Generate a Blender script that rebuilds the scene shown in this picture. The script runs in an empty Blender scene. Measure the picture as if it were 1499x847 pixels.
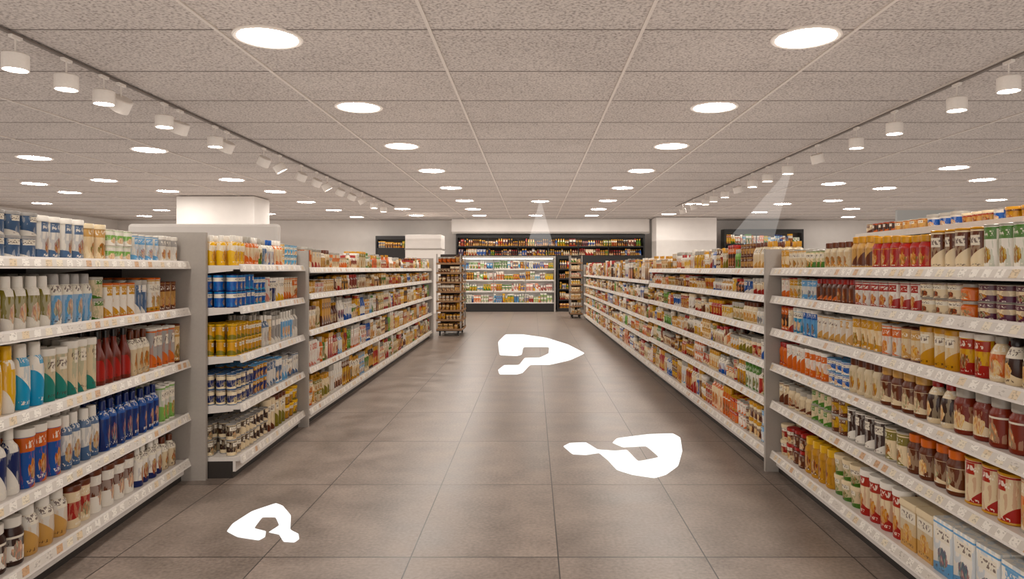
import bpy, math, random
import numpy as np
from mathutils import Vector, Matrix
from mathutils.geometry import tessellate_polygon
random.seed(11); rng=np.random.default_rng(7)
scene=bpy.context.scene
col=scene.collection
scene.view_settings.view_transform='Standard'
scene.view_settings.exposure=.12

def lin(c):
    return tuple(((v/255)/12.92 if v/255<=0.04045 else (((v/255)+0.055)/1.055)**2.4) for v in c)

# ------------------------------------------------------------------ materials
def newmat(name):
    m=bpy.data.materials.new(name); m.use_nodes=True
    nt=m.node_tree; b=nt.nodes['Principled BSDF']
    return m,nt,b
def simple(name,rgb,rough=.5,metal=0,bump=0,bscale=60):
    m,nt,b=newmat(name)
    b.inputs['Base Color'].default_value=(*lin(rgb),1)
    b.inputs['Roughness'].default_value=rough; b.inputs['Metallic'].default_value=metal
    n=nt.nodes.new('ShaderNodeTexNoise'); n.inputs['Scale'].default_value=bscale
    tc=nt.nodes.new('ShaderNodeTexCoord'); nt.links.new(tc.outputs['Object'],n.inputs['Vector'])
    mx=nt.nodes.new('ShaderNodeMix'); mx.data_type='RGBA'
    c=lin(rgb); mx.inputs[6].default_value=(c[0]*.93,c[1]*.93,c[2]*.93,1); mx.inputs[7].default_value=(min(1,c[0]*1.05),min(1,c[1]*1.05),min(1,c[2]*1.05),1)
    nt.links.new(n.outputs['Fac'],mx.inputs[0]); nt.links.new(mx.outputs[2],b.inputs['Base Color'])
    return m
def emis(name,rgb,s):
    m=bpy.data.materials.new(name); m.use_nodes=True; nt=m.node_tree
    nt.nodes.clear(); o=nt.nodes.new('ShaderNodeOutputMaterial'); e=nt.nodes.new('ShaderNodeEmission')
    e.inputs[0].default_value=(*rgb,1); e.inputs[1].default_value=s; nt.links.new(e.outputs[0],o.inputs[0]); return m
class NG:
    def __init__(s,nt): s.nt=nt
    def v(s,x,inp):
        if isinstance(x,(int,float)): inp.default_value=x
        else: s.nt.links.new(x,inp)
    def m(s,op,a,b=0.0,c=None):
        n=s.nt.nodes.new('ShaderNodeMath'); n.operation=op
        s.v(a,n.inputs[0]); s.v(b,n.inputs[1])
        if c is not None: s.v(c,n.inputs[2])
        return n.outputs[0]
    def mix(s,f,a,b,blend='MIX'):
        n=s.nt.nodes.new('ShaderNodeMix'); n.data_type='RGBA'; n.blend_type=blend
        s.v(f,n.inputs[0])
        for x,i in ((a,6),(b,7)):
            if isinstance(x,tuple): n.inputs[i].default_value=(*x[:3],1)
            else: s.nt.links.new(x,n.inputs[i])
        return n.outputs[2]
    def noise(s,vec,scale,detail=2):
        n=s.nt.nodes.new('ShaderNodeTexNoise'); n.inputs['Scale'].default_value=scale; n.inputs['Detail'].default_value=detail
        s.nt.links.new(vec,n.inputs['Vector']); return n.outputs['Fac']
    def vmath(s,op,a,b):
        n=s.nt.nodes.new('ShaderNodeVectorMath'); n.operation=op
        for x,i in ((a,0),(b,1)):
            if isinstance(x,tuple): n.inputs[i].default_value=x
            else: s.nt.links.new(x,n.inputs[i])
        return n.outputs[0]
    def sep(s,v):
        n=s.nt.nodes.new('ShaderNodeSeparateXYZ'); s.nt.links.new(v,n.inputs[0]); return n.outputs
    def ramp(s,f,stops,interp='LINEAR'):
        n=s.nt.nodes.new('ShaderNodeValToRGB'); r=n.color_ramp; r.interpolation=interp
        while len(r.elements)<len(stops): r.elements.new(.5)
        for e,(p,c) in zip(r.elements,stops): e.position=p; e.color=(*c,1)
        s.v(f,n.inputs[0]); return n.outputs[0]

# product material: printed packaging driven by per-vertex attributes
def product_material():
    m,nt,b=newmat('printed_packaging'); g=NG(nt)
    def attr(n):
        a=nt.nodes.new('ShaderNodeAttribute'); a.attribute_name=n; return a
    A=attr('ca'); B=attr('cb'); L=attr('lp')
    seed=B.outputs['Alpha']; mask=A.outputs['Alpha']
    cs=nt.nodes.new('ShaderNodeCombineXYZ')
    g.v(g.m('MULTIPLY',seed,37.0),cs.inputs[0]); g.v(g.m('MULTIPLY',seed,91.0),cs.inputs[1]); g.v(g.m('MULTIPLY',seed,53.0),cs.inputs[2])
    lp=L.outputs['Vector']; pos=g.vmath('ADD',lp,cs.outputs[0])
    x,y,z=g.sep(lp)
    s2=g.m('FRACT',g.m('MULTIPLY',seed,7.3))
    s3=g.m('FRACT',g.m('MULTIPLY',seed,13.7))
    s4=g.m('FRACT',g.m('MULTIPLY',seed,29.1))
    # accent field at the base of the label with a slanted / curved edge
    tilt=g.m('MULTIPLY',y,g.m('SUBTRACT',s4,.5))
    edge=g.m('ADD',g.m('MULTIPLY',s3,.42),g.m('MULTIPLY',tilt,.6))
    c=g.mix(g.m('LESS_THAN',z,edge),A.outputs['Color'],B.outputs['Color'])
    nz=g.noise(pos,2.3,3)
    c=g.mix(g.m('MULTIPLY',g.m('GREATER_THAN',nz,.53),.3),c,B.outputs['Color'])
    # brand block
    bz=g.m('ADD',g.m('MULTIPLY',s2,.12),.56)
    band=g.m('MULTIPLY',g.m('GREATER_THAN',z,bz),g.m('LESS_THAN',z,g.m('ADD',bz,.24)))
    wide=g.m('LESS_THAN',g.m('ABSOLUTE',y),g.m('ADD',.4,s4))
    bc=g.mix(g.m('GREATER_THAN',s2,.38),lin((236,228,212)),B.outputs['Color'])
    c=g.mix(g.m('MULTIPLY',g.m('MULTIPLY',band,wide),.95),c,bc)
    ring=g.m('MULTIPLY',g.m('GREATER_THAN',z,.9),g.m('LESS_THAN',z,.935))
    c=g.mix(ring,c,B.outputs['Color'])
    # product picture (food / scene) on the front
    dy=g.m('DIVIDE',y,.52); dz=g.m('DIVIDE',g.m('SUBTRACT',z,.31),.18)
    wob=g.m('MULTIPLY',g.m('SUBTRACT',g.noise(pos,4.5,2),.5),2.2)
    d=g.m('ADD',g.m('ADD',g.m('MULTIPLY',dy,dy),g.m('MULTIPLY',dz,dz)),wob)
    pm=g.m('MULTIPLY',g.m('LESS_THAN',d,1.0),g.m('GREATER_THAN',x,0.0))
    pn=g.m('FRACT',g.m('ADD',g.m('MULTIPLY',g.noise(pos,4.6,3),1.6),seed))
    pc=g.ramp(pn,[(0,lin((70,40,26))),(.18,lin((198,104,36))),(.34,lin((226,206,166))),(.48,lin((220,162,50))),(.62,lin((156,42,24))),(.78,lin((222,204,172))),(.9,lin((86,112,44))),(1,lin((70,40,26)))])
    pc=g.mix(.3,pc,B.outputs['Color'])
    c=g.mix(g.m('MULTIPLY',pm,g.m('GREATER_THAN',s4,.3)),c,pc)
    # text strokes
    tp=g.vmath('MULTIPLY',pos,(5.0,6.0,17.0))
    tn=g.m('GREATER_THAN',g.noise(tp,1.0,1),.54)
    tz=g.m('MULTIPLY',g.m('GREATER_THAN',z,g.m('ADD',bz,.06)),g.m('LESS_THAN',z,g.m('ADD',bz,.19)))
    tz2=g.m('MULTIPLY',g.m('GREATER_THAN',z,.07),g.m('LESS_THAN',z,.13))
    tm=g.m('MULTIPLY',g.m('MULTIPLY',g.m('MAXIMUM',tz,tz2),tn),g.m('LESS_THAN',g.m('ABSOLUTE',y),.7))
    tcol=g.mix(g.m('GREATER_THAN',s2,.38),lin((70,36,30)),lin((245,238,225)))
    c=g.mix(g.m('MULTIPLY',tm,.8),c,tcol)
    c=g.mix(mask,A.outputs['Color'],c)
    hs=nt.nodes.new('ShaderNodeHueSaturation'); hs.inputs['Saturation'].default_value=1.15
    nt.links.new(c,hs.inputs['Color']); nt.links.new(hs.outputs[0],b.inputs['Base Color'])
    b.inputs['Roughness'].default_value=.28
    return m
PROD=product_material()
WHITE=simple('white_powdercoat',(226,219,212),.45)
PANEL=simple('grey_end_panel',(168,160,152),.5)
DARKB=simple('shelf_back_dark',(50,41,36),.7)
KICK=simple('dark_kickplate',(48,42,38),.6)
WALL=simple('white_wall_paint',(228,222,216),.8,bscale=3)
BLACK=simple('black_metal',(30,27,26),.5)
def tag_material():
    m,nt,b=newmat('price_tag_strip'); g=NG(nt)
    tc=nt.nodes.new('ShaderNodeTexCoord'); x,y,z=g.sep(tc.outputs['Object'])
    u=g.m('ADD',y,g.m('MULTIPLY',x,1.0))
    k=g.m('DIVIDE',u,.082); fr=g.m('FRACT',k); fl=g.m('FLOOR',k)
    wn=nt.nodes.new('ShaderNodeTexWhiteNoise'); wn.noise_dimensions='2D'
    cb=nt.nodes.new('ShaderNodeCombineXYZ'); g.v(fl,cb.inputs[0]); g.v(g.m('FLOOR',g.m('MULTIPLY',z,6)),cb.inputs[1]); nt.links.new(cb.outputs[0],wn.inputs['Vector'])
    tag=g.m('MULTIPLY',g.m('LESS_THAN',fr,.66),g.m('GREATER_THAN',fr,.08))
    tcol=g.ramp(wn.outputs['Value'],[(0,lin((240,234,224))),(.5,lin((232,220,196))),(.65,lin((216,208,198))),(.82,lin((222,200,166))),(.96,lin((206,164,124)))],'CONSTANT')
    tn=g.noise(g.vmath('MULTIPLY',tc.outputs['Object'],(60,60,130)),1.0,1)
    tcol=g.mix(g.m('MULTIPLY',g.m('GREATER_THAN',tn,.58),.4),tcol,lin((110,94,80)))
    c=g.mix(tag,lin((212,204,194)),tcol)
    nt.links.new(c,b.inputs['Base Color']); b.inputs['Roughness'].default_value=.35
    return m
TAGS=tag_material()

# ------------------------------------------------------------------ mesh builder
class MB:
    def __init__(s): s.v=[]; s.f=[]; s.m=[]; s.mats=[]
    def mi(s,mat):
        if mat not in s.mats: s.mats.append(mat)
        return s.mats.index(mat)
    def hexa(s,pts,mat):
        i=len(s.v); s.v+= [tuple(p) for p in pts]; k=s.mi(mat)
        for f in ((0,3,2,1),(4,5,6,7),(0,1,5,4),(1,2,6,5),(2,3,7,6),(3,0,4,7)):
            s.f.append(tuple(i+j for j in f)); s.m.append(k)
    def box(s,x0,x1,y0,y1,z0,z1,mat,fn=None):
        p=[(x0,y0,z0),(x1,y0,z0),(x1,y1,z0),(x0,y1,z0),(x0,y0,z1),(x1,y0,z1),(x1,y1,z1),(x0,y1,z1)]
        if fn: p=[fn(*q) for q in p]
        s.hexa(p,mat)
    def cyl(s,prof,mats,seg=28,M=None):
        i=len(s.v)
        for r,z in prof:
            for k in range(seg):
                a=2*math.pi*k/seg; p=Vector((r*math.cos(a),r*math.sin(a),z))
                if M: p=M@p
                s.v.append(tuple(p))
        for j in range(len(prof)-1):
            mk=s.mi(mats[j] if isinstance(mats,list) else mats)
            for k in range(seg):
                k2=(k+1)%seg
                s.f.append((i+j*seg+k,i+j*seg+k2,i+(j+1)*seg+k2,i+(j+1)*seg+k)); s.m.append(mk)
    def done(s,name,parent=None,bevel=0,smooth=False):
        me=bpy.data.meshes.new(name); me.from_pydata(s.v,[],s.f)
        for mt in s.mats: me.materials.append(mt)
        me.polygons.foreach_set('material_index',s.m)
        if smooth:
            me.polygons.foreach_set('use_smooth',[True]*len(s.f)); me.set_sharp_from_angle(angle=math.radians(35))
        me.update(); o=bpy.data.objects.new(name,me); col.objects.link(o)
        if parent: o.parent=parent
        if bevel:
            b=o.modifiers.new('bevel','BEVEL'); b.width=bevel; b.segments=2; b.limit_method='ANGLE'
        return o

# ------------------------------------------------------------------ product templates
PR={}
PR['can']=[(.01,0,0),(.94,0,0),(1,.02,0),(.955,.05,0),(.955,.055,1),(.955,.945,1),(.955,.95,0),(1,.965,0),(1,.99,0),(.94,1,0),(.9,.97,0),(.01,.97,0)]
PR['canister']=[(.01,0,0),(.93,0,1),(.96,.02,1),(.96,.86,1),(.96,.865,0),(1.02,.87,0),(1.02,.985,0),(.97,1,0),(.01,1,0)]
PR['jar']=[(.01,0,2),(.9,0,2),(1,.04,2),(1,.1,2),(1,.105,1),(1,.62,1),(1,.625,2),(.96,.7,2),(.74,.79,2),(.74,.8,0),(.82,.81,0),(.82,.985,0),(.76,1,0),(.01,1,0)]
PR['bottle']=[(.01,0,1),(.92,0,1),(1,.03,1),(1,.6,1),(.97,.655,1),(.8,.72,1),(.5,.77,1),(.42,.8,1),(.42,.805,0),(.47,.81,0),(.45,.985,0),(.4,1,0),(.01,1,0)]
PR['sauce']=[(.01,0,2),(.92,0,2),(1,.03,2),(1,.08,2),(1,.085,1),(1,.46,1),(1,.465,2),(.92,.54,2),(.58,.66,2),(.38,.76,2),(.34,.85,2),(.34,.855,0),(.42,.86,0),(.4,.99,0),(.01,1,0)]
PR['squeeze']=[(.01,0,1),(.84,0,1),(.9,.02,1),(1,.3,1),(.98,.6,1),(.86,.74,1),(.62,.79,1),(.62,.795,0),(.6,.98,0),(.52,1,0),(.01,1,0)]
PR['tub']=[(.01,0,1),(.84,0,1),(.88,.02,1),(.98,.78,1),(.98,.785,0),(1.04,.8,0),(1.04,.96,0),(1,1,0),(.01,1,0)]
PR['jug']=[(.01,0,1),(.9,0,1),(1,.05,1),(1,.5,1),(.9,.64,1),(.62,.78,1),(.44,.84,1),(.44,.845,0),(.52,.85,0),(.52,.98,0),(.46,1,0),(.01,1,0)]
PR['box']=[(.01,0,1),(.97,0,1),(.99,.01,1),(.99,.99,1),(.97,1,1),(.01,1,1)]
PR['pouch']=[(.01,0,1),(.85,0,1),(1,.08,1),(1,.3,1),(.95,.7,1),(.88,.92,1),(.9,1,1),(.01,1,1)]
PR['lidbox']=[(.01,0,1),(.94,0,1),(.95,.01,1),(.97,.84,1),(.97,.845,0),(1.01,.86,0),(1.01,.98,0),(.98,1,0),(.01,1,0)]
BOXY={'box','pouch','lidbox'}
CAN_METAL=(172,166,156)
class Acc:
    def __init__(s): s.V=[];s.F=[];s.CA=[];s.CB=[];s.LP=[];s.n=0
cache={}
def tmpl(shape,seg):
    k=(shape,seg)
    if k in cache: return cache[k]
    prof=PR[shape]
    if shape in BOXY:
        c=.93; cr=[(1,-c),(1,c),(c,1),(-c,1),(-1,c),(-1,-c),(-c,-1),(c,-1)]
    else: cr=[(math.cos(2*math.pi*i/seg),math.sin(2*math.pi*i/seg)) for i in range(seg)]
    S=len(cr); V=[];M=[]
    for r,z,mk in prof:
        for x,y in cr: V.append((x*r,y*r,z)); M.append(mk)
    F=[]
    for j in range(len(prof)-1):
        for i in range(S):
            i2=(i+1)%S; F.append((j*S+i,j*S+i2,(j+1)*S+i2,(j+1)*S+i))
    cache[k]=(np.array(V),np.array(M),np.array(F)); return cache[k]
class Row:
    """shelf run: start A, end B (xy), N depth direction away from the aisle"""
    def __init__(s,A,B,side):
        s.A=np.array(A,float); d=np.array(B,float)-s.A; s.L=float(np.hypot(*d)); s.T=d/s.L
        s.N=np.array((s.T[1],-s.T[0]))*side
    def P(s,a,d,z):
        p=s.A+s.T*a+s.N*d; return (p[0],p[1],z)
def place(acc,row,shape,s,d,z,w,dp,h,ca,cb,lid,seed,seg):
    V,M,F=tmpl(shape,seg)
    rot=random.uniform(-.35,.35) if shape not in BOXY else random.uniform(-.03,.03)
    c,sn=math.cos(rot),math.sin(rot)
    lx=V[:,0]*c-V[:,1]*sn; ly=V[:,0]*sn+V[:,1]*c
    S=s+ly*w/2; D=d-lx*dp/2; Z=z+V[:,2]*h
    X=row.A[0]+row.T[0]*S+row.N[0]*D; Y=row.A[1]+row.T[1]*S+row.N[1]*D
    acc.V.append(np.stack([X,Y,Z],1)); acc.F.append(F+acc.n); acc.n+=len(V)
    CA=np.empty((len(V),4)); CA[:,:3]=ca; CA[:,3]=(M==1)
    CA[M==0,:3]=lid
    CB=np.empty((len(V),4)); CB[:,:3]=cb; CB[:,3]=seed
    acc.CA.append(CA); acc.CB.append(CB); acc.LP.append(V.copy())
def acc_done(acc,name):
    V=np.concatenate(acc.V).astype(np.float32); F=np.concatenate(acc.F).astype(np.int32)
    me=bpy.data.meshes.new(name); me.vertices.add(len(V)); me.vertices.foreach_set('co',V.ravel())
    nf=len(F); me.loops.add(nf*4); me.loops.foreach_set('vertex_index',F.ravel())
    me.polygons.add(nf); me.polygons.foreach_set('loop_start',np.arange(0,nf*4,4,dtype=np.int32))
    try: me.polygons.foreach_set('loop_total',np.full(nf,4,dtype=np.int32))
    except Exception: pass
    me.polygons.foreach_set('use_smooth',np.ones(nf,dtype=bool))
    me.update(calc_edges=True)
    a=me.attributes.new('ca','FLOAT_COLOR','POINT'); a.data.foreach_set('color',np.concatenate(acc.CA).astype(np.float32).ravel())
    a=me.attributes.new('cb','FLOAT_COLOR','POINT'); a.data.foreach_set('color',np.concatenate(acc.CB).astype(np.float32).ravel())
    a=me.attributes.new('lp','FLOAT_VECTOR','POINT'); a.data.foreach_set('vector',np.concatenate(acc.LP).astype(np.float32).ravel())
    me.set_sharp_from_angle(angle=math.radians(38))
    me.materials.append(PROD); me.validate()
    o=bpy.data.objects.new(name,me); col.objects.link(o); return o

C=dict(cream=(230,212,180),white=(236,230,220),tan=(202,160,104),brown=(98,50,28),dbrown=(54,30,21),orange=(212,104,34),
 yellow=(230,180,52),red=(164,32,24),green=(76,120,48),lgreen=(132,174,96),olive=(122,112,46),navy=(24,40,96),blue=(32,86,164),
 lblue=(118,168,208),cyan=(76,158,198),grey=(162,158,154),steel=(82,106,138),gold=(202,146,44),purple=(90,44,64),pink=(208,140,126),
 amber=(122,38,14),black=(34,28,26),metal=CAN_METAL,teal=(52,128,116))
CL={k:lin(v) for k,v in C.items()}
WARM=[('cream','brown','metal'),('cream','red','red'),('white','orange','metal'),('cream','gold','gold'),('tan','brown','brown'),('yellow','red','white'),
 ('white','green','green'),('brown','cream','gold'),('orange','cream','metal'),('red','cream','metal'),('cream','olive','metal'),('white','brown','white'),
 ('orange','red','gold'),('gold','brown','gold'),('white','blue','metal'),('tan','red','cream'),('cream','tan','brown'),('white','gold','white'),('amber','cream','red'),('green','cream','gold'),('dbrown','orange','red'),('dbrown','gold','gold'),('yellow','brown','metal'),('cream','olive','gold'),('red','gold','gold'),('lgreen','green','metal'),('blue','white','metal')]
SOFT=[('cream','tan','white'),('white','gold','metal'),('white','pink','white'),('cream','orange','metal'),('white','brown','cream'),('cream','green','metal'),('tan','cream','white'),('cream','red','metal'),('yellow','cream','white'),('white','lblue','metal')]
COOL=[('white','blue','blue'),('navy','white','white'),('lblue','white','white'),('white','lblue','navy'),('blue','white','white'),('white','cyan','grey'),('steel','white','metal'),('orange','white','white'),('red','white','white')]
BROWN=[('brown','cream','gold'),('tan','brown','brown'),('gold','brown','gold'),('cream','brown','brown'),('orange','brown','metal'),('dbrown','tan','tan')]
SHAPES=['can','can','can','canister','jar','jar','jar','tub','bottle','canister','sauce','jug','lidbox']
RSH=['can','can','can','jar','jar','canister','jug','tub','tub','bottle']
def fill(acc,row,s0,s1,z,gap,zones=None,pal=WARM,depth=.4,shapes=SHAPES,maxrows=3,hs=(.6,.92),nr=(1,4),mix=None):
    s=s0+.01
    while s<s1-.05:
        y=row.A[1]+row.T[1]*s if abs(row.T[1])>.5 else row.A[0]+row.T[0]*s
        zn=None
        if zones:
            for q in zones:
                if y<q[0]: zn=q; break
        dist=math.hypot(*(row.A+row.T*s))
        seg=20 if dist<4.6 else (12 if dist<8 else 8)
        odd=zn and mix and random.random()<.16
        if zn:
            sh,cols,w,h=zn[1:5]
            if isinstance(sh,(list,tuple)): sh=random.choice(sh)
            if isinstance(cols,list): cols=random.choice(cols)
            n=random.randint(2,4)
            st=zn[5] if len(zn)>5 else 0
            if odd:
                cols=random.choice(mix); n=random.randint(1,2)
                if sh in('can','jar','canister'): sh=random.choice(('can','jar','canister'))
            h=min(h*random.uniform(1.0,1.16),gap*.97/max(1,st))
            w*=random.uniform(.92,1.04)
        else:
            sh=random.choice(shapes); cols=random.choice(pal)
            w=random.uniform(.07,.1)
            if sh in('tub','lidbox'): w*=1.2
            if sh=='box': w*=random.uniform(1,1.5)
            h=gap*random.uniform(*hs)
            if sh in('can','tub') : h=min(h,w*1.45)
            n=random.randint(*nr); st=0
        ca,cb,lid=[CL[k] for k in cols]
        if sh in('box','pouch'): lid=ca
        jit=random.uniform(.82,1.08); ca=tuple(min(1,v*jit) for v in ca)
        seed=random.random()
        dp=w if sh not in('pouch',) else w*.6
        if not st: st=2 if (sh in('can','tub','lidbox','box') and 2*h<gap*.97) else 1
        rows=max(1,min(maxrows,int(depth/dp)))
        wf=.95 if sh in BOXY else .92
        for i in range(n):
            if s+w>s1: break
            for r in range(rows):
                if r and random.random()<.05: continue
                for t in range(st):
                    place(acc,row,sh,s+w/2+random.uniform(-.002,.002),.03+dp*.52+r*dp*1.05+random.uniform(-.003,.01),z+t*h,w*wf,dp*wf,h*.995,ca,cb,lid,seed,seg)
            s+=w*1.01
        s+=random.uniform(.0,.006)

# ------------------------------------------------------------------ gondola builder
LIP=.052
def gondola(row,levels,s0=0,s1=None,depth=.5,top_panel=1.72,start_panel=None,end_panel=None,name='gondola_shelf',back=True,boardt=.03):
    s1=s1 if s1 is not None else row.L
    mb=MB(); P=row.P
    if back: mb.box(s0,s1,depth-.02,depth+.02,.0,top_panel,DARKB,P)
    for z in levels:
        mb.box(s0,s1,.0,depth,z-boardt,z,WHITE,P)
        z0,z1=z-LIP+.006,z+.012
        pts=[P(s0,-.024,z0),P(s1,-.024,z0),P(s1,-.008,z0),P(s0,-.008,z0),P(s0,-.004,z1),P(s1,-.004,z1),P(s1,.006,z1),P(s0,.006,z1)]
        mb.hexa(pts,WHITE)
        a=.2;b=.8
        def q(t,o): return (-.024+.020*t-o, z0+(z1-z0)*t)
        da,za=q(a,.0005); db,zb=q(b,.0005)
        pts=[P(s0+.01,da-.002,za),P(s1-.01,da-.002,za),P(s1-.01,da+.001,za),P(s0+.01,da+.001,za),P(s0+.01,db-.002,zb),P(s1-.01,db-.002,zb),P(s1-.01,db+.001,zb),P(s0+.01,db+.001,zb)]
        mb.hexa(pts,TAGS)
        k=s0
        while k<=s1+.001:
            kk=min(max(k,s0+.008),s1-.008)
            pts=[P(kk-.006,.05,z-boardt-.012),P(kk+.006,.05,z-boardt-.012),P(kk+.006,depth,z-boardt-.07),P(kk-.006,depth,z-boardt-.07),P(kk-.006,.05,z-boardt),P(kk+.006,.05,z-boardt),P(kk+.006,depth,z-boardt),P(kk-.006,depth,z-boardt)]
            mb.hexa(pts,WHITE); k+=1.25
    zb=levels[-1]
    mb.box(s0,s1,.05,depth,0.0,zb-boardt,KICK,P)
    mb.box(s0,s1,.03,.05,0.05,zb-boardt,WHITE,P)
    k=s0
    while k<s1:
        mb.box(k,k+.03,depth-.05,depth-.02,.02,top_panel,PANEL,P); k+=1.25
    for ps,e in ((s0,start_panel),(s1,end_panel)):
        if e:
            fr,tp=e
            d=(-.035,0.0) if ps==s0 else (0.0,.035)
            mb.box(ps+d[0],ps+d[1],fr,depth+.03,0,tp,PANEL,P)
    return mb.done(name)

LN=Row((-2.333,1.6),(-2.61,5.17),-1)
LM=Row((-2.25,5.24),(-2.33,6.93),-1)
LF=Row((-2.29,6.98),(-2.38,16.0),-1)
RN=Row((1.894,1.2),(1.894,5.40),1)
RM=Row((1.875,5.46),(1.80,10.5),1)
RF=Row((1.80,10.53),(1.66,22.0),1)
lnL=[1.65,1.30,.905,.505,.16]; lmL=[1.63,1.305,.93,.555,.16]; lfL=[1.61,1.34,.965,.58,.16]
rL=[1.60,1.382,1.127,.852,.555,.16]; rfL=[1.42,1.12,.83,.53,.16]
gondola(LN,lnL,end_panel=(-.13,1.88),top_panel=1.70)
gondola(LM,lmL,depth=.62,end_panel=(-.05,1.79),top_panel=1.66)
gondola(LF,lfL,end_panel=(-.05,1.86),top_panel=1.66)
gondola(RN,rL,end_panel=(-.055,1.76),top_panel=1.62)
gondola(RM,rL,top_panel=1.64)
gondola(RF,rfL,end_panel=(-.03,1.75),top_panel=1.64)

lnZ=[
 [(3.45,'canister',('steel','white','grey'),.12,.105,2),(3.75,'canister',('white','steel','white'),.11,.21),(4.0,'canister',('cream','tan','cream'),.11,.19),(4.3,'can',('lgreen','white','white'),.1,.095,2),(9,['can','canister'],[('white','lblue','white'),('white','tan','white'),('white','grey','white')],.1,.17)],
 [(3.25,'squeeze',('olive','white','white'),.09,.26),(3.72,'squeeze',[('white','lblue','white'),('white','gold','grey'),('lblue','white','grey')],.1,.26),(4.05,'can',[('brown','white','metal'),('cream','orange','dbrown')],.11,.115,2),(9,['canister','can'],[('cream','orange','brown'),('white','brown','metal'),('tan','brown','brown'),('white','gold','orange'),('red','cream','orange')],.09,.21)],
 [(3.3,'squeeze',('yellow','white','yellow'),.1,.3),(3.5,'squeeze',('white','cyan','white'),.1,.3),(3.95,'canister',[('cream','teal','white'),('white','orange','white'),('white','tan','white')],.1,.27),(4.4,'sauce',[('amber','red','black'),('dbrown','amber','black'),('dbrown','orange','dbrown')],.1,.31),(9,['can','bottle','canister'],[('cream','tan','brown'),('white','gold','grey'),('grey','orange','white')],.095,.27)],
 [(3.3,'bottle',[('navy','white','white'),('steel','orange','white')],.1,.29),(3.5,'canister',[('white','orange','white'),('blue','orange','white')],.11,.27),(4.05,'squeeze',[('white','grey','white'),('white','gold','grey'),('white','steel','white')],.1,.27),(4.5,'bottle',[('navy','blue','navy'),('blue','navy','navy')],.095,.29),(9,['bottle','can'],[('white','lgreen','white'),('lblue','white','white'),('white','cyan','white')],.09,.25)],
 [(3.2,'jar',('dbrown','white','white'),.12,.23),(3.75,'squeeze',[('white','tan','white'),('cream','white','white')],.12,.25),(4.05,'canister',[('brown','white','brown'),('red','cream','brown')],.12,.22),(4.25,'squeeze',('white','gold','white'),.11,.25),(4.6,'bottle',[('navy','gold','navy'),('white','navy','white')],.1,.25),(9,['can','bottle'],[('cream','brown','brown'),('white','brown','white'),('dbrown','cream','grey'),('navy','orange','grey')],.1,.21)]]
lmZ=[
 [(5.55,'squeeze',[('white','yellow','white')],.085,.25),(6.3,['bottle','squeeze'],[('white','yellow','lblue'),('white','cyan','white'),('cream','orange','white')],.085,.22),(9,'can',[('blue','white','white'),('cyan','white','cyan')],.09,.1,2)],
 [(5.75,'can',[('blue','cyan','navy')],.09,.115,2),(6.3,'canister',[('white','yellow','white'),('white','orange','white')],.085,.21),(9,'can',[('cream','white','cream'),('cream','orange','metal')],.085,.2)],
 [(5.7,'can',[('gold','olive','yellow')],.08,.11,2),(9,['bottle','canister'],[('white','steel','white'),('lblue','white','white'),('grey','white','metal')],.085,.24)],
 [(5.9,'can',[('navy','gold','lblue'),('navy','cream','steel')],.085,.11,2),(9,['canister','can'],[('white','steel','grey'),('steel','white','lblue')],.085,.2)],
 [(5.8,'can',[('dbrown','cream','grey'),('brown','cream','cream')],.085,.11,2),(6.25,'canister',[('cream','olive','brown'),('cream','brown','cream')],.1,.25),(9,['box','tub'],[('gold','brown','yellow'),('yellow','olive','yellow')],.12,.13,2)]]
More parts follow.
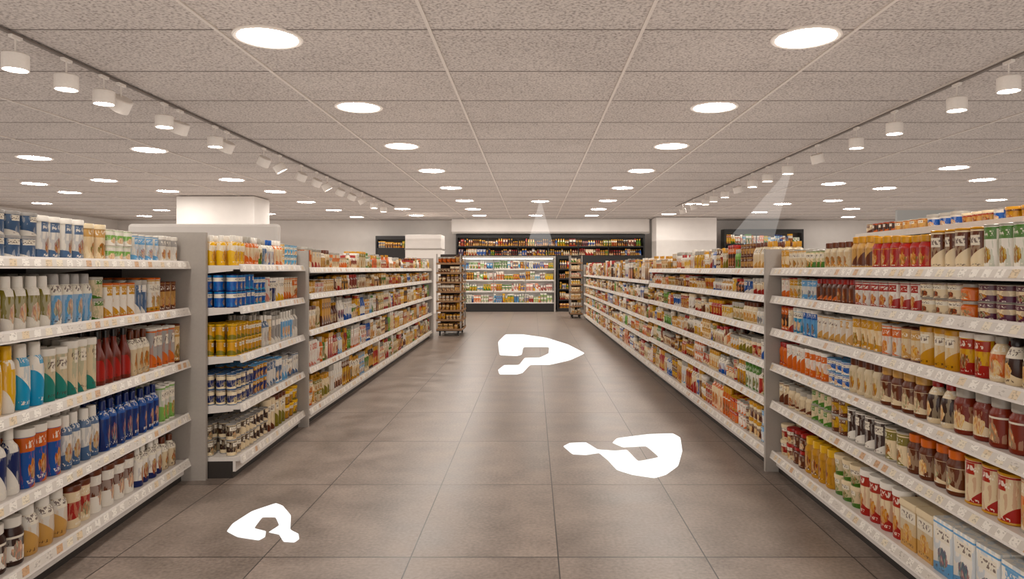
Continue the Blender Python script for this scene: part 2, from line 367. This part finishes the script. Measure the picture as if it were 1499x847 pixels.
rnZ=[
 [(2.85,'can',[('white','green','metal'),('lgreen','white','metal')],.098,.18),(3.35,'can',[('purple','cream','metal'),('brown','cream','gold'),('cream','purple','metal')],.098,.17),(3.75,'jar',[('gold','olive','gold'),('red','gold','gold'),('olive','cream','red')],.095,.17),(4.3,'jar',[('cream','tan','brown'),('tan','brown','gold')],.09,.17),(4.8,'can',[('white','green','metal'),('cream','green','metal')],.085,.12),(9,'can',[('cream','white','metal'),('cream','gold','metal')],.085,.14)],
 [(3.15,'can',[('brown','white','metal'),('cream','purple','metal')],.11,.075,2),(3.4,'can',[('red','white','metal'),('red','gold','metal')],.1,.14),(3.85,'can',[('white','red','metal'),('white','pink','metal'),('cream','brown','metal')],.1,.15),(4.4,['jar','jug'],[('brown','orange','red'),('orange','cream','brown'),('red','cream','red')],.08,.15),(4.9,'can',[('white','lblue','metal'),('cream','blue','metal')],.085,.14),(9,'can',[('white','orange','metal'),('cream','gold','red')],.08,.15)],
 [(2.85,'jug',[('black','cream','black'),('dbrown','cream','black')],.1,.19),(3.4,'canister',[('cream','gold','gold'),('yellow','gold','cream'),('gold','cream','gold')],.1,.19),(4.0,'can',[('white','gold','metal'),('white','orange','metal'),('cream','gold','metal')],.09,.17),(4.5,'can',[('cream','gold','metal'),('white','tan','metal'),('orange','cream','metal')],.085,.16),(5.1,'canister',[('cyan','white','white'),('lblue','blue','white')],.08,.17),(9,'can',[('cream','orange','metal'),('white','gold','metal')],.08,.17)],
 [(2.95,'jar',[('red','cream','tan'),('amber','cream','metal')],.115,.22),(3.55,['jug','jar'],[('brown','cream','tan'),('amber','cream','cream'),('dbrown','cream','red')],.115,.22),(3.85,'jar',[('olive','cream','green'),('cream','olive','brown')],.1,.19),(4.5,'can',[('blue','white','lblue'),('lblue','white','cream')],.1,.08,2),(4.9,'canister',[('white','orange','white'),('cream','brown','metal')],.085,.17),(9,'jar',[('orange','red','red'),('red','gold','red'),('amber','orange','amber')],.085,.17)],
 [(3.05,'can',[('red','white','gold'),('cream','red','gold'),('orange','cream','metal')],.12,.2),(3.45,['jar','can'],[('brown','cream','orange'),('cream','orange','metal'),('red','cream','metal')],.11,.19),(3.95,['can','jar'],[('dbrown','white','metal'),('cream','tan','metal'),('cream','brown','red')],.12,.18),(4.5,'can',[('cream','olive','metal'),('cream','green','metal')],.11,.1,2),(9,['can','jar'],[('white','brown','brown'),('dbrown','cream','metal'),('cream','brown','metal')],.1,.15)],
 [(3.0,'box',[('white','lblue','white'),('lblue','white','white'),('white','steel','white')],.15,.23),(3.5,'lidbox',[('cream','tan','cream'),('cream','gold','yellow'),('yellow','cream','cream')],.15,.24),(3.95,['canister','jar'],[('white','red','cream'),('cream','red','white'),('red','cream','cream')],.12,.24),(4.25,'tub',[('green','cream','lgreen'),('cream','green','cream')],.12,.12,2),(4.55,'jar',('gold','brown','yellow'),.12,.22),(9,['tub','jar'],[('brown','cream','red'),('red','cream','cream'),('dbrown','tan','tan')],.11,.11,2)]]
def gaps(L,top=.24):
    g=[top]
    for a,b in zip(L[:-1],L[1:]): g.append(a-b-.06)
    return g
def stock(row,L,zones,name,pal=WARM,top=.24,s0=0,s1=None,maxrows=3,shapes=SHAPES,hs=(.72,.98),mix=None):
    acc=Acc()
    for i,(z,g) in enumerate(zip(L,gaps(L,top))):
        fill(acc,row,s0,s1 or row.L,z+.001,g,zones[i] if zones else None,pal,depth=.42,maxrows=maxrows,shapes=shapes,hs=hs,mix=mix)
    acc_done(acc,name)
stock(LN,lnL,lnZ,'toiletry_bottles',maxrows=4,mix=SOFT+COOL)
stock(LM,lmL,lmZ,'household_products',maxrows=4,mix=SOFT+COOL)
stock(LF,lfL,None,'packaged_groceries',pal=WARM+SOFT,maxrows=3)
stock(RN,rL,rnZ,'canned_goods',maxrows=4,mix=WARM)
stock(RM,rL,None,'packaged_groceries',pal=SOFT+WARM+WARM,maxrows=3,shapes=RSH)
stock(RF,rfL,None,'packaged_groceries',pal=SOFT+WARM,top=.42,maxrows=3,shapes=RSH+['canister','box'])
# riser shelf on the right run
RR=Row((2.42,1.4),(2.42,5.1),1)
mb=MB(); mb.box(0,RR.L,0,.3,1.835,1.85,WHITE,RR.P); mb.box(0,RR.L,-.015,0,1.82,1.862,WHITE,RR.P)
mb.box(0,RR.L,.28,.3,0,1.835,DARKB,RR.P)
for k in (0.05,1.2,2.4,3.6): mb.box(k,k+.03,.02,.28,0,1.835,PANEL,RR.P)
mb.done('riser_shelf')
acc=Acc(); fill(acc,RR,0,RR.L,1.851,.1,None,WARM,depth=.25,shapes=['can','tub'],maxrows=2,hs=(.7,.95)); acc_done(acc,'canned_goods')

# ------------------------------------------------------------------ end-cap display racks
WOOD=simple('tan_shelf_board',(150,112,76),.55)
def rack(x0,x1,y0,dep,H,n,name,pal):
    mb=MB(); R=Row((x0,y0),(x1,y0),-1)
    R.N=np.array((0.,1.))
    w=x1-x0; base=.16
    mb.box(0,w,.0,dep,base-.05,base,BLACK,R.P)
    for a in (0.0,w-.03):
        for d in (0,dep-.03): mb.box(a,a+.03,d,d+.03,base,H,PANEL,R.P)
    mb.box(0.03,w-.03,dep*.5-.01,dep*.5+.01,base,H,DARKB,R.P)
    lv=[base+(H-base)*i/n for i in range(n)]
    for z in lv:
        mb.box(0,w,0,dep,z-.015,z,WOOD,R.P); mb.box(0,w,-.012,0,z-.03,z+.015,WOOD,R.P); mb.box(w,w+.012,0,dep,z-.03,z+.015,WOOD,R.P)
    for a in (.06,w-.1):
        for d in (.06,dep-.1):
            mb.box(a,a+.04,d,d+.04,0,base-.05,BLACK,R.P)
    mb.done(name)
    acc=Acc()
    for z in lv:
        fill(acc,R,.02,w-.02,z+.001,(H-base)/n-.03,None,pal,depth=dep*.45,maxrows=2,shapes=['can','tub','jar','box'],hs=(.7,.95))
    R2=Row((x1,y0),(x1,y0+dep),-1)
    for z in lv:
        fill(acc,R2,.22,dep-.02,z+.001,(H-base)/n-.03,None,pal,depth=w*.45,maxrows=2,shapes=['can','tub','jar','box'],hs=(.7,.95))
    acc_done(acc,'packaged_snacks')
rack(-2.32,-1.72,16.4,1.1,1.97,8,'display_rack',BROWN)
rack(1.22,1.62,22.3,.8,2.05,8,'display_rack',SOFT)

# ------------------------------------------------------------------ refrigerated multideck & upper wall display
LED=emis('cooler_led',(1,.97,.92),9)
CASE_FILL=emis('case_fill_glow',(1,.92,.8),9)  # added glowing strip that brightens goods in the dark cases
def cooler(x0,x1,y0,H,lv,name,frame,pal,emit=True,z0=0,dep=.7,led=LED,shapes=['box','bottle','tub','canister','pouch','lidbox']):
    mb=MB(); w=x1-x0; R=Row((x0,y0),(x1,y0),-1); R.N=np.array((0.,1.))
    mb.box(-.06,0,-.02,dep,z0,H,frame,R.P); mb.box(w,w+.06,-.02,dep,z0,H,frame,R.P)
    mb.box(0,w,dep-.04,dep,z0,H,DARKB if not emit else WHITE,R.P); mb.box(-.06,w+.06,-.02,dep,H,H+.08,frame,R.P)
    mb.box(0,w,0,dep,z0,lv[-1]-.03,BLACK if emit else frame,R.P)
    for z in lv:
        mb.box(0,w,.04,dep,z-.03,z,WHITE if emit else BLACK,R.P); mb.box(0,w,.02,.04,z-.045,z+.01,WHITE if emit else BLACK,R.P)
        if emit and z!=lv[-1]: mb.box(.05,w-.05,.045,.06,z-.045,z-.031,led,R.P)
    mb.box(.05,w-.05,.02 if emit else .0,.06,H-.03,H-.001,led if emit else CASE_FILL,R.P)
    if not emit: mb.box(0,w,-.02,0,H-.06,H,BLACK,R.P)
    k=1.2
    while k<w-.3:
        mb.box(k,k+.03,.02,.05,lv[-1],H,frame,R.P); k+=1.2
    mb.done(name)
    acc=Acc()
    tops=[H]+lv[:-1]
    for z,t in zip(lv,tops):
        fill(acc,R,.02,w-.02,z+.001,t-z-.08,None,pal,depth=.5,maxrows=2,shapes=shapes,hs=(.6,.95),nr=(1,3))
    return acc
BR=[('lgreen','white','white'),('white','red','red'),('yellow','red','yellow'),('cyan','white','white'),('red','white','white'),('green','white','green'),('pink','white','white'),('orange','white','white'),('lblue','navy','white'),('blue','yellow','white'),('white','green','white'),('yellow','green','white'),('amber','gold','gold')]
acc_done(cooler(-2.7,.80,25.8,2.02,[1.62,1.2,.78,.34],'refrigerated_display',PANEL,BR),'chilled_products')
DK=[('dbrown','gold','gold'),('red','gold','gold'),('amber','cream','red'),('black','orange','metal'),('brown','tan','gold'),('navy','gold','gold'),('green','gold','gold'),('black','red','red'),('purple','gold','gold'),('cream','red','gold'),('blue','cream','gold')]
acc_done(cooler(-3.0,4.4,27.2,2.92,[2.52,2.15],'bottle_display_case',BLACK,DK,emit=False,z0=0,dep=.6,shapes=['sauce','bottle','jar','box','jug']),'bottled_drinks')
acc_done(cooler(.98,1.55,25.9,2.05,[1.62,1.25,.85,.45,.12],'drinks_cabinet',BLACK,DK,emit=False),'bottled_drinks')
acc_done(cooler(7.6,10.6,26.9,3.1,[2.6,2.1],'product_display_case',BLACK,COOL+BR,emit=False,z0=0,dep=.5),'boxed_goods')
acc_done(cooler(-6.2,-4.8,27.2,2.85,[2.45],'bottle_display_case',BLACK,DK,emit=False,z0=0,dep=.6),'bottled_drinks')

# ------------------------------------------------------------------ room
CEIL=3.6; BACK=28.0
def floor_mat():
    m,nt,b=newmat('stone_floor_tiles'); g=NG(nt)
    tc=nt.nodes.new('ShaderNodeTexCoord'); o=tc.outputs['Object']; x,y,z=g.sep(o)
    u=g.m('DIVIDE',g.m('SUBTRACT',x,.141),.82); v=g.m('DIVIDE',g.m('SUBTRACT',y,3.8),1.28)
    def line(t,wd):
        f=g.m('FRACT',t); d=g.m('MINIMUM',f,g.m('SUBTRACT',1.0,f)); return g.m('LESS_THAN',d,wd)
    ln=g.m('MAXIMUM',line(u,.0035/.82),line(v,.005/1.28))
    wn=nt.nodes.new('ShaderNodeTexWhiteNoise'); wn.noise_dimensions='2D'; cb=nt.nodes.new('ShaderNodeCombineXYZ')
    g.v(g.m('FLOOR',u),cb.inputs[0]); g.v(g.m('FLOOR',v),cb.inputs[1]); nt.links.new(cb.outputs[0],wn.inputs['Vector'])
    off=g.vmath('MULTIPLY',wn.outputs['Color'],(20,20,20)); p=g.vmath('ADD',o,off)
    n1=g.noise(p,3.0,6); n2=g.noise(o,48,4)
    c=g.ramp(n1,[(.32,lin((98,87,79))),(.5,lin((130,116,106))),(.68,lin((154,138,126)))])
    c=g.mix(.4,c,g.ramp(n2,[(.3,lin((88,77,69))),(.7,lin((164,148,135)))]))
    c=g.mix(g.m('MULTIPLY',wn.outputs['Value'],.2),c,lin((96,84,76)))
    c=g.mix(ln,c,lin((44,37,33)))
    nt.links.new(c,b.inputs['Base Color'])
    nt.links.new(g.m('ADD',g.m('MULTIPLY',n1,.2),.25),b.inputs['Roughness'])
    return m
def ceil_mat():
    m,nt,b=newmat('mineral_fibre_ceiling'); g=NG(nt)
    tc=nt.nodes.new('ShaderNodeTexCoord'); o=tc.outputs['Object']
    n1=g.noise(o,42,3); n2=g.noise(o,1.2,2)
    c=g.ramp(n1,[(.34,lin((126,116,110))),(.45,lin((176,166,159))),(.62,lin((202,192,184)))])
    c=g.mix(.2,c,g.ramp(n2,[(.3,lin((160,149,142))),(.7,lin((202,191,183)))]))
    nt.links.new(c,b.inputs['Base Color']); b.inputs['Roughness'].default_value=.95
    return m
mb=MB(); mb.box(-17,17,-3,BACK+.2,-.1,0,floor_mat()); mb.done('floor')
mb=MB(); mb.box(-17,17,-3,BACK+.2,CEIL,CEIL+.1,ceil_mat()); mb.done('ceiling')
mb=MB(); mb.box(-17,17,BACK,BACK+.2,0,CEIL,WALL); mb.done('wall_back')
mb=MB(); mb.box(-17.2,-17,-3,BACK+.2,0,CEIL,WALL); mb.done('wall_left')
mb=MB(); mb.box(17,17.2,-3,BACK+.2,0,CEIL,WALL); mb.done('wall_right')
GRID=simple('ceiling_grid_bar',(206,195,185),.5); GRIDD=simple('ceiling_joint',(112,101,93),.7)
mb=MB()
for k in range(-9,10):
    x=-.86+1.775*k
    if -17<x<17: mb.box(x-.014,x+.014,-3,BACK,CEIL-.012,CEIL+.001,GRID)
mb.done('trim_1')
mb=MB()
y=5.7-1.2*7
while y<BACK:
    if y>-3: mb.box(-17,17,y-.006,y+.006,CEIL-.004,CEIL+.001,GRIDD)
    y+=1.2
mb.done('trim_2')
mb=MB(); mb.box(-3.2,4.6,26.95,27.95,3.02,CEIL-.013,WALL); mb.box(-3.22,4.62,26.93,26.95,3.02,3.08,PANEL); mb.done('trim_3')
mb=MB(); mb.box(-9.66,-7.55,18.5,19.6,0,CEIL-.013,WALL); mb.done('wall_column',bevel=.02)
mb=MB(); mb.box(4.7,7.0,26.0,27.0,0,CEIL-.013,WALL); mb.done('wall_column',bevel=.02)
mb=MB(); mb.box(-8.2,-5.15,13.8,14.0,0,2.52,WALL); mb.done('wall_partition',bevel=.06)
mb=MB(); mb.box(-4.6,-3.3,24.6,25.6,0,2.85,WALL); mb.box(-4.62,-3.28,24.58,25.62,2.3,2.36,PANEL); mb.done('storage_cabinet',bevel=.02)
# free-standing category sign (right)
m_sign,nt,b=newmat('printed_sign'); g=NG(nt); tc=nt.nodes.new('ShaderNodeTexCoord')
c=g.ramp(g.noise(tc.outputs['Object'],1.6,1),[(.4,lin((210,214,214))),(.5,lin((96,140,176))),(.6,lin((220,214,202)))],'CONSTANT'); nt.links.new(c,b.inputs['Base Color'])
mb=MB(); mb.box(6.4,7.4,12.0,12.06,2.35,2.64,m_sign); mb.box(6.38,7.42,12.0,12.06,2.64,2.66,WHITE); mb.box(6.38,7.42,12.0,12.06,2.33,2.35,WHITE)
for x in (6.45,7.35): mb.box(x-.02,x+.02,12.01,12.05,0,2.35,PANEL)
mb.done('category_sign')

# ------------------------------------------------------------------ downlights
DL=emis('downlight_diffuser',(1,.94,.87),56)
DLT=simple('downlight_trim',(226,216,206),.4)
pts=[]
for y,xl,xr in ((.6,-2.3,2.3),(3.2,-2.3,2.3),(5.88,-2.28,2.35),(8.4,-2.14,2.23),(11.05,-2.12,2.24),(13.8,-2.04,2.19),(16.7,-2.0,2.19),(19.8,-1.98,2.18),(22.6,-1.98,2.18),(25.3,-1.98,2.18)):
    pts+=[(xl,y),(xr,y)]
pts+=[(.22,20),(.1,25.2),(-6.4,11.4),(-6.7,15.2),(-6.6,17.5),(-6.7,20.2),(-6.7,23),(-6.7,26),(-8.9,12.2),(-9.6,15.3),(-9.3,17.4),(-9.5,21.4),(-9.5,24.5),
 (-11.6,15.9),(-12,17.7),(-14.8,20.6),(-12.5,23),(-14.5,25.5),(-4.3,22.5),(-4.3,25.2),(8.26,13.4),(10,15.2),(7.0,15.9),(8.65,16.8),(8.7,19.8),(13.3,19.6),(7.6,20.8),(4.9,20.8),(13.9,23.3),(10.5,22.5),(7.9,23.8),(4.9,24.6),(12,26),(-6.6,4.5),(6.8,4.5)]
for x,y in pts:
    mb=MB(); T=Matrix.Translation((x,y,CEIL))
    mb.cyl([(.29,0.0),(.29,-.012),(.275,-.02),(.252,-.016),(.245,-.008)],DLT,36,T)
    mb.cyl([(.246,-.010),(.001,-.010)],DL,24,T)
    mb.done('recessed_downlight',smooth=True)

# ------------------------------------------------------------------ track lights
SP=emis('spot_lens',(1,.94,.86),24)
SPB=simple('spot_body_white',(222,213,204),.4)
for X in (-4.37,4.5):
    mb=MB(); mb.box(X-.02,X+.02,-1,21.5,CEIL-.03,CEIL-.013,GRIDD); mb.done('light_track')
spots=[(-4.37,y,random.choice((-.5,0,0,.5))) for y in (5.77,6.36,6.96,7.25,8.1,8.46,9.4,9.75,11.1,11.8,12.9,13.8,14.5,15.5,16.5,17.5,18.8,20)]
spots+=[(4.5,y,random.choice((-.3,0,0))) for y in (6.46,7.25,8.5,9.5,10.8,12.06,13.1,14.0,15,16,17,17.8,19.1,20.5)]
spots[3]=(-4.37,7.25,.6); spots[5]=(-4.37,8.46,.4); spots[0]=(-4.37,5.77,0); spots[1]=(-4.37,6.4,0.0); spots[2]=(-4.37,6.96,0.0); spots[4]=(-4.37,8.1,0); spots[18]=(4.5,6.46,0)
for x,y,t in spots:
    mb=MB(); mb.box(x-.018,x+.018,y-.06,y+.06,CEIL-.055,CEIL-.03,SPB)
    mb.cyl([(.008,CEIL-.2),(.008,CEIL-.05)],SPB,8,Matrix.Translation((x,y,0)))
    T=Matrix.Translation((x,y,CEIL-.25))@Matrix.Rotation(t,4,'Y')@Matrix.Rotation(abs(t)*.4,4,'X')
    mb.cyl([(.001,.07),(.09,.07),(.1,.06),(.1,-.07),(.092,-.07),(.088,-.055)],SPB,24,T)
    mb.cyl([(.088,-.06),(.001,-.06)],SP,12,T)
    mb.done('track_spotlight',smooth=True)

# ------------------------------------------------------------------ projected light logos, painted as glowing floor decals
dec=emis('glowing_logo_decal',(1,.99,.97),1.15)
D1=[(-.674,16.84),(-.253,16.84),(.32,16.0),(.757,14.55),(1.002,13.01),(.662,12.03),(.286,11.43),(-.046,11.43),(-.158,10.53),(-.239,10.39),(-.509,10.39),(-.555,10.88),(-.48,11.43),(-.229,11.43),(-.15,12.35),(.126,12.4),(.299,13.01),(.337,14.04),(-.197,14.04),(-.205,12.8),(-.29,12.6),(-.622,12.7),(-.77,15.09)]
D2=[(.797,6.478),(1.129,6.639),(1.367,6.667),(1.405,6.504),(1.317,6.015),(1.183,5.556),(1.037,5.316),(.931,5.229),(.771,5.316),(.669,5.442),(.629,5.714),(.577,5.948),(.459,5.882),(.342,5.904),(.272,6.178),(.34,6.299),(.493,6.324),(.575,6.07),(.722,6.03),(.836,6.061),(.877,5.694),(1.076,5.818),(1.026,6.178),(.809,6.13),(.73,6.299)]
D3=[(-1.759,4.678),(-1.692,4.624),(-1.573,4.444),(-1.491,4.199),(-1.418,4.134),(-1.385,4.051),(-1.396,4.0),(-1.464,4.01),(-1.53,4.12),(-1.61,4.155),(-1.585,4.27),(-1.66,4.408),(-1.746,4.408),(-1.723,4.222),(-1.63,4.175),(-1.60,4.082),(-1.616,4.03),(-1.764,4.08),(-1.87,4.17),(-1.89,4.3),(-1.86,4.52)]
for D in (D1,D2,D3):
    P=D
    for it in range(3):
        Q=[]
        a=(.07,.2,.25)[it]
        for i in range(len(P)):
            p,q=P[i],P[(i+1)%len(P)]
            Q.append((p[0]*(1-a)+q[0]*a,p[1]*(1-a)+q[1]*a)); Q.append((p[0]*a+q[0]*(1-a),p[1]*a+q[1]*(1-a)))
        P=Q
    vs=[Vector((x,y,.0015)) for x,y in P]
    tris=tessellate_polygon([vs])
    me=bpy.data.meshes.new('painted_light_logo'); me.from_pydata([tuple(v) for v in vs],[],[tuple(t) for t in tris]); me.materials.append(dec)
    o=bpy.data.objects.new('painted_light_logo',me); col.objects.link(o)

# projector light beams imitated by thin see-through glowing cones
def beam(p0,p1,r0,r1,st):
    m=bpy.data.materials.new('painted_beam_glow'); m.use_nodes=True; nt=m.node_tree; nt.nodes.clear(); g=NG(nt)
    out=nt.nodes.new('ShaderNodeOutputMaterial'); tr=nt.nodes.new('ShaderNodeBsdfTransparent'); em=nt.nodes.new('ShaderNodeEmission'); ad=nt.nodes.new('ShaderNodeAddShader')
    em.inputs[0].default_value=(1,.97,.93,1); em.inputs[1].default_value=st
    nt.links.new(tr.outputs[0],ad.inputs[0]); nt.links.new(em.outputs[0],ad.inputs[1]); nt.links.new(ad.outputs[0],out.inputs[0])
    d=Vector(p1)-Vector(p0); T=Matrix.Translation(p0)@d.to_track_quat('Z','Y').to_matrix().to_4x4()
    mb=MB(); mb.cyl([(r0,0),(r1,d.length)],m,32,T); mb.done('glow_cone',smooth=True)
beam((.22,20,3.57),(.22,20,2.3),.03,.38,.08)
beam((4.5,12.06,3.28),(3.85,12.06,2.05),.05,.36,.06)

# ------------------------------------------------------------------ lighting
w=bpy.data.worlds.new('World'); scene.world=w; w.use_nodes=True
w.node_tree.nodes['Background'].inputs[0].default_value=(1,.94,.88,1); w.node_tree.nodes['Background'].inputs[1].default_value=1.25
def area(name,loc,sx,sy,rot,power,c=(1,.935,.885)):
    l=bpy.data.lights.new(name,'AREA'); l.shape='RECTANGLE'; l.size=sx; l.size_y=sy; l.energy=power; l.color=c
    o=bpy.data.objects.new(name,l); o.location=loc; o.rotation_euler=rot; col.objects.link(o)
area('ceiling_fill_light',(0,14,2.7),32,27,(math.pi,0,0),1150)  # added fill without a fixture, faces up to brighten the ceiling

# ------------------------------------------------------------------ camera
cam=bpy.data.cameras.new('camera'); co=bpy.data.objects.new('camera',cam); col.objects.link(co)
co.location=(0,0,1.6); co.rotation_euler=(math.pi/2,0,0)
cam.sensor_width=36; cam.lens=1000/1499*36; cam.shift_x=-30.5/1499; cam.shift_y=-29.5/1499; cam.clip_start=.05
scene.camera=co
